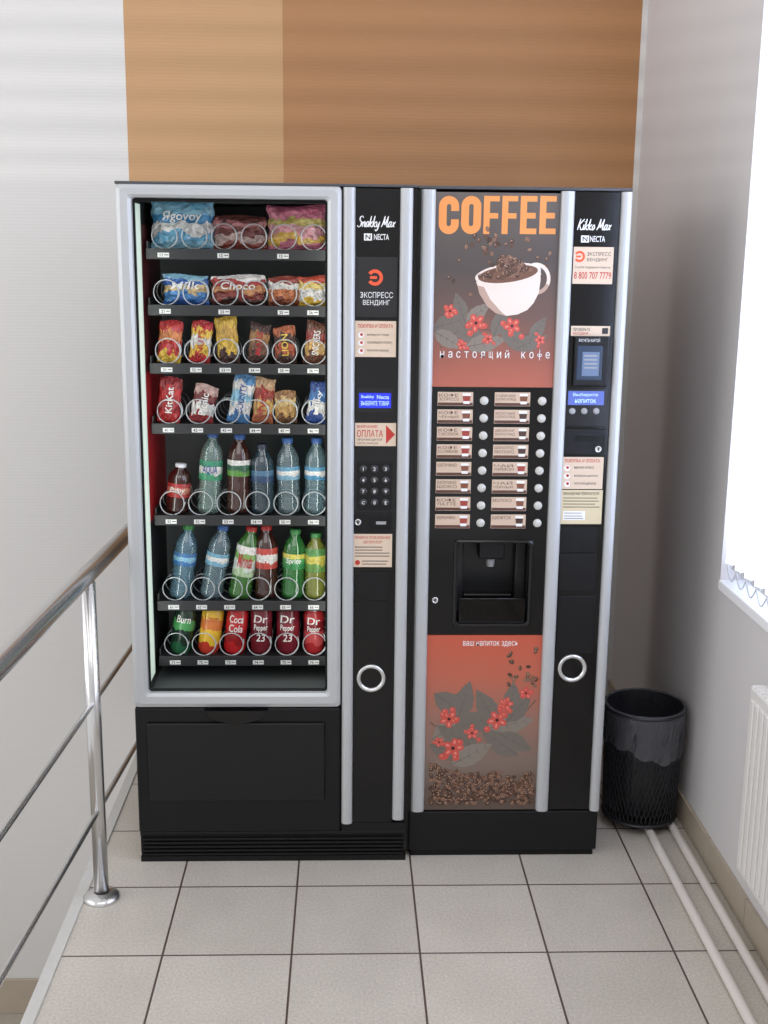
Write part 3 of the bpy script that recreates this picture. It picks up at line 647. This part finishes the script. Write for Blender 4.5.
g.fr(bay[0],bay[1],bay[2],bay[3],.128,bayw)
g.box(bay[0]+.012,bay[1]-.012,.0,.12,bay[2],bay[2]+.016,blm,bev=.002)
for sg,xw in((1,bay[0]),(-1,bay[1])):
    xs_=sorted((xw,xw+sg*.03));g.box(xs_[0],xs_[1],.08,.128,bay[2],bay[3],bayw,bev=.004)
g.box(bay[0]+.03,bay[1]-.03,.1,.127,bay[2]+.016,bay[2]+.06,blk,bev=.006)
for k in range(7):g.box(bay[0]+.03+.02*k,bay[0]+.036+.02*k,.01,.11,bay[2]+.016,bay[2]+.019,greyt if k%2 else bayw)
g.build('dispensing_bay',parent=K_)
g=B(o2);bxm=(bay[0]+bay[1])/2
g.box(bxm-.035,bxm+.035,.03,.1,bay[3]-.06,bay[3]-.002,blm,bev=.006);g.lathe([(.010,bay[3]-.085),(.014,bay[3]-.06)],bxm,.06,greyt,16);g.build('nozzle',parent=K_)
g=B(o2);g.tube([(bay[0]+.012,-.004,bay[2]+.075),(bay[1]-.012,-.004,bay[2]+.075)],.003,blk,8);g.box(bay[0]+.012,bay[1]-.012,-.003,-.001,bay[2]+.012,bay[2]+.075,glassmat('bay_window',(120,120,126),.7,.03));g.build('bay_door',parent=K_,label='smoky transparent flap')
lock(435,600,-.002,o2,K_)
n1=['КОФЕ ЭСПРЕССО','КОФЕ ЧЁРНЫЙ','КОФЕ С МОЛОКОМ','КОФЕ СО СЛИВКАМИ','КАПУЧИНО','КАПУЧИНО ШОКО','КОФЕ ЛАТТЕ','МОККАЧИНО']
n2_=['ГОРЯЧИЙ ШОКОЛАД','МОЛОЧНЫЙ ШОКОЛАД','ДВОЙНОЙ ШОКОЛАД','ШОКОЛАД МОЛОКО','ЧАЙ ЛИМОН','ЧАЙ ЧЁРНЫЙ','МОЛОКО','КИПЯТОК']
lbc=mat('label_card',(196,172,152),.5)
ybm=mat('button_white',(190,188,182),.3);cupc=[mat('cup_icon_brown',(120,72,50),.5),mat('cup_icon_red',(150,60,50),.5),mat('cup_icon_dark',(70,44,36),.5)]
XL=[float(un(v,399,1,0)[0]) for v in(437.5,473,484,494.5,530,542)]
for j in range(8):
    yy=399+17.45*j;z=Z2(485,yy);hh=(Z2(485,yy-6.9)-Z2(485,yy+6.9))/2
    for (a,c,bt_,nm) in((XL[0],XL[1],XL[2],n1[j]),(XL[3],XL[4],XL[5],n2_[j])):
        g=B(o2);g.box(a,c,-.0035,-.001,z-hh,z+hh,lbc,bev=.0006);w=c-a
        g.fr(a+.001,c-.001,z-hh+.001,z-hh+.0085,-.0037,brn)
        ws_=nm.split(' ',1);g.text(ws_[0],a+.004,a+w*.58,z+hh*.3,z+hh*.78,-.0037,brn,0,.0,False)
        if len(ws_)>1:g.text(ws_[1],a+.004,a+w*.6,z-hh*.24,z+hh*.2,-.0037,brn,0,.0,False)
        cx=c-.017;g.fp([(cx-.011,z+hh*.82),(cx+.011,z+hh*.82),(cx+.008,z-hh*.7),(cx-.008,z-hh*.7)],-.0037,wht)
        g.fp([(cx-.0105,z+hh*.45),(cx+.0105,z+hh*.45),(cx+.0088,z-hh*.3),(cx-.0088,z-hh*.3)],-.0037,cupc[(j+len(nm))%3])
        g.build('selection_label',parent=K_)
        B(o2).knob(bt_,z-.004,.0112,-.002,.005,ybm,20).build('selection_button',parent=K_)
# ---- poster one ----
def X2(px,py):p=un(px,py,1,-.002);return float(p[0]),float(p[2])
leafm=mat('poster_leaf',(106,98,90),.45);leaf2=mat('poster_leaf_light',(126,116,106),.45);leafd=mat('poster_leaf_dark',(88,80,74),.45);berry=mat('poster_berry',(190,76,66),.4);berry2=mat('poster_berry_hi',(212,126,112),.4)
stem=mat('poster_stem',(92,74,66),.45)
beanm=[mat('bean_a',(104,72,56),.4),mat('bean_b',(140,104,84),.4),mat('bean_c',(80,54,42),.4)];beanl=mat('bean_crease',(44,28,22),.5);beanh=mat('bean_hi',(176,142,118),.4)
def leaf(g,cx,cz,l,w,ang,y):
    n=10;up=[];dn=[]
    for i in range(n+1):
        t=i/n;x=l*(t-.5);ww=w*math.sin(math.pi*t**.8)*(1+.05*(-1)**i)/2
        up.append((x,ww));dn.append((x,-ww))
    def tr(p):return (cx+p[0]*math.cos(ang)-p[1]*math.sin(ang),cz+p[0]*math.sin(ang)+p[1]*math.cos(ang))
    g.fp([tr(p) for p in dn+up[::-1][1:-1]],y,random.choice((leafm,leaf2,leafm)))
    lw=.001;g.fp([tr(p) for p in((-l/2,-lw),(l/2,0),(-l/2,lw))],y,leafd)
    for i in range(2,n-1,2):
        for sg in(1,-1):g.fp([tr(p) for p in((l*(i/n-.5),0),(l*(i/n-.5)+.0015,0),(l*(i/n-.5)+w*.25,sg*w*.33))],y,leafd)
def branch(g,pts,y):
    P=cat([X2(*p) for p in pts],5)
    for a,b in zip(P[:-1],P[1:]):
        dx,dz=b[0]-a[0],b[1]-a[1];L_=math.hypot(dx,dz) or 1;nx,nz_=-dz/L_*.0016,dx/L_*.0016
        g.fp([(a[0]-nx,a[1]-nz_),(b[0]-nx,b[1]-nz_),(b[0]+nx,b[1]+nz_),(a[0]+nx,a[1]+nz_)],y,stem)
def bean(g,x,z,s,y):
    a=random.uniform(0,math.pi);m=random.choice(beanm)
    g.ell(x,z,s,s*.68,y,beanl,a,12);g.ell(x,z,s*.9,s*.58,y,m,a,12)
    if random.random()<.6:g.ell(x-.1*s,z+.2*s,s*.5,s*.2,y,beanh,a,8)
    g.ell(x,z,s*.8,s*.1,y,beanl,a,8)
def berries(g,x,z,s,y,n=5):
    r0=random.uniform(0,1)
    for k in range(5):
        a=r0+k*1.2566;g.ell(x+s*.75*math.cos(a),z+s*.75*math.sin(a),s*.62,s*.46,y,berry,a,10)
    for k in range(5):
        a=r0+k*1.2566;g.ell(x+s*.8*math.cos(a),z+s*.8*math.sin(a),s*.3,s*.16,y,berry2,a,8)
    g.ell(x,z,s*.24,s*.24,y,beanl,0,8)
    for _ in range(n-2):
        bx2=x+random.uniform(-s,s)*1.6;bz=z+random.uniform(-s,s)*1.6;g.ell(bx2,bz,s*.45,s*.45,y,berry,0,10);g.ell(bx2-s*.1,bz+s*.12,s*.15,s*.12,y,berry2,0,6)
bg1=rampmat('poster_bg_cup',[(0,(168,92,74)),(.14,(148,84,70)),(.36,(104,78,70)),(.62,(76,68,66)),(1,(92,84,80))],noise=.2,nscale=1.4,rough=.3,coat=.4)
py=-.0022
g=B(o2);z0=zA;z1=1.815;g.box(xB,xC,py,.004,z0,z1,bg1)
y=py-.0002
coff=mat('poster_title',(222,142,76),.45)
x0_=438.5
for chh,wd_ in zip('COFFEE',(21.5,21.5,17.5,17.5,18.5,18.5)):
    a=X2(x0_,234);b_=X2(x0_+wd_-.6,196);cx=(a[0]+b_[0])/2;th_w=(b_[0]-a[0])*.39;bx0,bx1,bz0,bz1=a[0],b_[0],a[1],b_[1];hz=bz1-bz0;tb_=th_w*.85
    if chh in'FE':
        g.fr(bx0,bx0+th_w,bz0,bz1,y,coff);g.fr(bx0,bx1,bz1-tb_,bz1,y,coff);g.fr(bx0,bx1-.003,bz0+hz*.41,bz0+hz*.41+tb_,y,coff)
        if chh=='E':g.fr(bx0,bx1,bz0,bz0+tb_,y,coff)
    else:
        rr_=(bx1-bx0)/2;ri=rr_-th_w
        g.arc(cx,bz1-rr_,ri,rr_,0,math.pi,y,coff);g.arc(cx,bz0+rr_,ri,rr_,math.pi,2*math.pi,y,coff)
        g.fr(bx0,bx0+th_w,bz0+rr_,bz1-rr_,y,coff)
        if chh=='O':g.fr(bx1-th_w,bx1,bz0+rr_,bz1-rr_,y,coff)
        else:
            g.fr(bx1-th_w,bx1,bz1-rr_-hz*.12,bz1-rr_,y,coff);g.fr(bx1-th_w,bx1,bz0+rr_,bz0+rr_+hz*.12,y,coff)
    x0_+=wd_+.8
branch(g,[(440,348),(462,330),(490,330),(520,336),(546,328)],y);branch(g,[(462,330),(458,314),(450,303)],y);branch(g,[(500,331),(506,318)],y)
for lx,ly,l,w,an in((454,322,44,20,.3),(449,340,34,16,-.5),(470,337,42,19,2.7),(486,343,42,18,.2),(512,337,40,18,2.4),(532,342,34,16,.4),(500,321,34,15,1.2),(460,307,30,14,1.9),(538,329,28,13,1.0),(478,313,30,14,.7)):
    p=X2(lx,ly);leaf(g,p[0],p[1],l*.0026,w*.0026,an,y)
for lx,ly,s in((476,323,7),(450,311,5),(512,326,6.5),(488,339,4),(540,340,4),(462,345,4)):
    p=X2(lx,ly);berries(g,p[0],p[1],s*.0026,y)
for _ in range(26):
    p=X2(random.gauss(492,16),random.gauss(246,7));bean(g,p[0],p[1],.007,y)
for _ in range(14):
    p=X2(random.uniform(445,552),random.uniform(242,300));bean(g,p[0],p[1],.0065,y)
cupm2=mat('poster_cup_white',(222,208,198),.35);cupsh=mat('poster_cup_shade',(178,150,136),.35);cupin=mat('poster_cup_inside',(110,76,60),.35)
cx,cz=X2(508,274);u=.0026;RT=.14
def tr_(a_,b2):
    xx=a_*u;zz=-b2*u;return (cx+xx*math.cos(RT)-zz*math.sin(RT),cz+xx*math.sin(RT)+zz*math.cos(RT))
def cp_(pts,m):g.fp([tr_(*p) for p in pts],y,m)
for k in range(14):
    a0=-1.9+3.8*k/14;a1=-1.9+3.8*(k+1)/14
    def hp_(a_,rr):return (27+rr*math.cos(a_)*1.0,8+rr*1.1*math.sin(a_))
    cp_([hp_(a0,14),hp_(a1,14),hp_(a1,10.5),hp_(a0,10.5)],cupm2 if k<9 else cupsh)
cp_([(-32,0),(32,0),(31,10),(28,22),(22,31),(15,37),(5,40),(-6,40),(-16,36),(-24,28),(-30,15)],cupm2)
cp_([(-32,0),(-26,6),(-20,22),(-10,36),(-6,40),(-16,36),(-24,28),(-30,15)],cupsh)
g.ell(cx,cz,32.5*u,10*u,y,cupm2,RT,28);g.ell(cx,cz,29.5*u,8*u,y,cupin,RT,28)
for _ in range(90):
    a_=random.gauss(0,11);bb_=random.uniform(-19,4)*(1-min(1,abs(a_)/30));p=tr_(a_,bb_)
    bean(g,p[0],p[1],.0068,y)
cp_([(-32,3),(-20,8.5),(0,10.5),(20,8.5),(32,2),(32,5),(20,11),(0,13.5),(-20,11),(-31,7)],cupm2)
a=X2(438,359.5);b_=X2(552,350.5)
t='настоящий кофе';n=len(t);zz0,zz1=a[1],b_[1];hx=(zz1-zz0)
for i,chh in enumerate(t):
    if chh==' ':continue
    x0=a[0]+(b_[0]-a[0])*(i+.22)/n;x1=a[0]+(b_[0]-a[0])*(i+.74)/n
    if chh=='ф':
        xm=(x0+x1)/2;zm=zz0+hx*.52;rr_=(x1-x0)*.3
        for sg in(-1,1):g.arc(xm+sg*rr_*.75,zm,rr_*.6,rr_,0,2*math.pi,y,wht,16,1.15)
        g.fr(xm-.0007,xm+.0007,zz0,zz1+hx*.08,y,wht);continue
    lo=zz0+hx*.2-(hx*.15 if chh=='щ' else 0);hi=zz1-hx*.15+(.15*hx if chh=='й' else 0)
    g.text(chh,x0,x1,lo,hi,y,wht,0,0)
g.build('coffee_poster',parent=K_,label='printed coffee poster with cup, beans and red berries')
# ---- poster two ----
bg2=rampmat('poster_bg_leaf',[(0,(84,68,60)),(.28,(118,100,90)),(.52,(142,102,88)),(.75,(176,92,70)),(1,(184,80,58))],noise=.15,nscale=1.6,rough=.3,coat=.4)
g=B(o2);z0=zs;z1=Z2(485,635);g.box(xB,xC,py,.004,z0,z1,bg2);g.lay=0
a=X2(463,647);b_=X2(518,641);g.text('ваш напиток здесь',a[0],b_[0],a[1],b_[1],y,wht,0,.0)
for _ in range(22):
    p=X2(random.uniform(508,537),random.uniform(648,695));bean(g,p[0],p[1],.0072,y)
branch(g,[(430,722),(455,738),(485,728),(515,720),(536,700)],y);branch(g,[(455,738),(452,715),(458,698)],y);branch(g,[(485,728),(505,745),(525,748)],y);branch(g,[(485,728),(494,708)],y)
leaves=[(446,706,46,22,-.6),(446,728,46,23,.5),(464,700,42,20,1.3),(476,722,48,23,.3),(457,737,48,23,2.6),(486,706,40,20,2.1),(510,724,48,23,.2),(499,742,48,22,2.5),(522,708,38,19,.9),(449,751,44,21,-.3),(472,754,46,21,.5),(520,742,38,18,-.5),(512,698,34,17,1.5)]
for lx,ly,l,w,an in leaves:
    p=X2(lx,ly);hw=l*.0014*abs(math.cos(an))+w*.0014*abs(math.sin(an))
    if p[0]-hw<xB+.003:p=(xB+.004+hw,p[1])
    if p[0]+hw>xC-.003:p=(xC-.004-hw,p[1])
    leaf(g,p[0],p[1],l*.0028,w*.0028,an,y)
for lx,ly,s in((449,719,7),(453,748,8),(497,720,7.5),(506,704,5.5),(472,733,5),(439,742,4),(526,693,5)):
    p=X2(lx,ly);berries(g,p[0],p[1],s*.0028,y,6)
for k in range(430):
    px=random.uniform(430,538);t_=(k/430)**.9;top=764+9*math.sin((px-430)/30)+(8 if px>500 else 0);pyy=top+(803-top)*t_
    p=X2(px,pyy)
    if xB+.008<p[0]<xC-.008:bean(g,p[0],max(p[1],z0+.008),.0074,y)
g.build('leaf_poster',parent=K_,label='printed orange poster with leaves, berries and coffee beans')
# ---- payment column items ----
Y2P=-.0045
def st2(px,base,items,name='sticker',label=None):return stick(px,base,K_,items,name,o2,Y2P,label)
st2((575,218,617,246),blk,[('script','Kikko Max',(577,219,613,234),wht),('t','NECTA',(590,236,605,242),wht,0,.01)]+nlogo(585,239,wht),'name_plate')
st2((573,247,613,284),cream,[('logo',(574,251,585,262),org_),('t','ЭКСПРЕСС',(587,252,611,256),ink,0,0),('t','ВЕНДИНГ',(587,258,608,262),ink,0,0),('t','Служба поддержки клиентов',(575,266,610,269),ink),('t','8 800 707 7779',(574,272,611,279),redi,0,.01)],label='cream company sticker with phone number')
st2((571,326,610,336),cream,[('t','ПРОВЕРЬТЕ',(573,328,590,331),ink,0,.01),('t','БЕЗ СДАЧИ',(573,332,588,335),redi,0,.01),('r',(602,328,608,334),ink)])
g=B(o2);r=rect(573,336,607,386,Y2P);g.box(r[0],r[1],Y2P-.012,Y2P,r[2],r[3],blm,bev=.003);r=rect(577,346,602,380,Y2P-.012);g.box(r[0],r[1],Y2P-.0135,Y2P-.011,r[2],r[3],mat('reader_screen',(44,58,78),.15,emit=.2),bev=.001)
r=rect(582,352,599,376,Y2P-.012);g.fr(*r,Y2P-.0138,mat('reader_glow',(90,108,136),.3,emit=.15));r=rect(579,338,600,342,Y2P-.012);g.text('РАСЧЕТЫ КАРТОЙ',*r,Y2P-.0125,wht)
for k in range(4):
    r=rect(584,355+4*k,597,356.5+4*k,Y2P-.012);g.fr(*r,Y2P-.014,greyt)
g.build('card_reader',parent=K_,label='black card reader with a small screen')
st2((566,389,607,426),mat('display_black',(10,10,12),.2),[('r',(568,391,604,405),mat('lcd_grey',(80,96,170),.3,emit=.25)),('t','Выберите',(573,393,598,397),lcdt),('t','напиток',(575,399,596,403),lcdt)],'display','small blue lit display')
for bxp in(572,584,596):
    p=un(bxp,411,1,Y2P);B(o2).knob(p[0],p[2],.0085,Y2P-.001,.004,greyt,16).build('menu_button',parent=K_)
r=rect(563,429,605,455,Y2P);g=B(o2).box(r[0],r[1],Y2P-.004,Y2P,r[2],r[3],blm,bev=.002);r=rect(575,436,598,441,Y2P);g.box(r[0],r[1],Y2P-.0055,Y2P-.003,r[2],r[3],bld);g.build('coin_slot',parent=K_)
lock(598,449,Y2P-.004,o2,K_)
st2((562,457,603,489),cream,[('t','ПОКУПКА И ОПЛАТА',(565,459,600,462.5),redi,0,.02)]+sum([[('e',(564,y_-3,570,y_+3),wht),('e',(566,y_-2,569,y_+1),redi),('t',s_,(574,y_-1.6,574+w_,y_+1.4),ink)] for y_,s_,w_ in((468,'внесите оплату',20),(476,'выберите напиток',24),(484,'получите напиток',22))],[]),label='cream instruction sticker')
st2((561,490,602,524),mat('sticker_cream_pale',(204,190,158),.5),[('t','УВАЖАЕМЫЕ ПОКУПАТЕЛИ',(563,492,599,495),ink,0,.01)]+lines(563,600,[498,501,504,507],ink,8,.7,7)+[('r',(563,511,585,520),wht)]+lines(564,584,[513,516,518.5],ink,5,.6,9),label='pale yellow notice sticker')
for bx_ in((560,527,597,552),(559,554,596,590),(557,596,594,653)):
    r=rect(*bx_,Y2P);B(o2).box(r[0],r[1],Y2P-.002,Y2P,r[2],r[3],blm,bev=.001).build('cover_plate',parent=K_)
ringY(572,668,14.5,Y2P,o2,K_)
# ---------------- lights ----------------
wd=bpy.data.worlds.new('w');sc.world=wd;wd.use_nodes=True;bgn=wd.node_tree.nodes['Background'];bgn.inputs[0].default_value=(.97,.975,1,1);bgn.inputs[1].default_value=.92
def area(loc,rot,sx,sy,pw,col=(1,1,1)):
    l=bpy.data.lights.new('area','AREA');l.shape='RECTANGLE';l.size=sx;l.size_y=sy;l.energy=pw;l.color=col
    o=bpy.data.objects.new('area',l);sc.collection.objects.link(o);o.location=loc;o.rotation_euler=rot;return o
area((-.6,-2.6,3.1),(math.radians(35),0,0),2.5,1.6,24,(1,.98,.96))
area((-3.2,-1.2,1.9),(0,math.radians(-90),math.radians(12)),2.,2.5,34,(1,1,1))  # added fill lamp on the left, brightens the right wall
zc=(zi0+zi1)/2
area((-.703,.04,zc),(0,math.radians(-90),math.radians(35)),zi1-zi0-.05,.03,1.,(.95,1,.96))
area((-.222,.04,zc),(0,math.radians(90),math.radians(-35)),zi1-zi0-.05,.03,1.,(.95,1,.96))  # unseen lamp added behind the right door frame to light the products
lv=B((-.3,-3.3,2.0));lm=mat('streak_mask_white',(220,220,220),.6)  # unseen slats and boards added behind the camera to shape light streaks
for k,(z,h_) in enumerate(((1.744,.004),(1.7535,.0055),(1.765,.004),(1.7745,.006),(1.7865,.0045),(1.797,.006),(1.809,.005))):lv.box(-1.3,.7,-3.3,-3.297,z,z+h_,lm)
lv.box(-1.3,.7,-3.3,-3.297,1.3,1.739,lm);lv.box(-1.3,.7,-3.3,-3.297,1.82,2.0,lm)
lv.build('streak_mask',kind='structure')
l=bpy.data.lights.new('spot','SPOT');l.energy=115;l.spot_size=math.radians(70);l.spot_blend=.6;l.shadow_soft_size=.003;l.color=(1,.97,.93)  # added spot, throws streaks on the back wall through the slats
so=bpy.data.objects.new('spot',l);sc.collection.objects.link(so);so.location=(-.3,-3.8,1.72)
d=Vector((-.2,YB,2.2))-so.location;so.rotation_euler=d.to_track_quat('-Z','Y').to_euler()
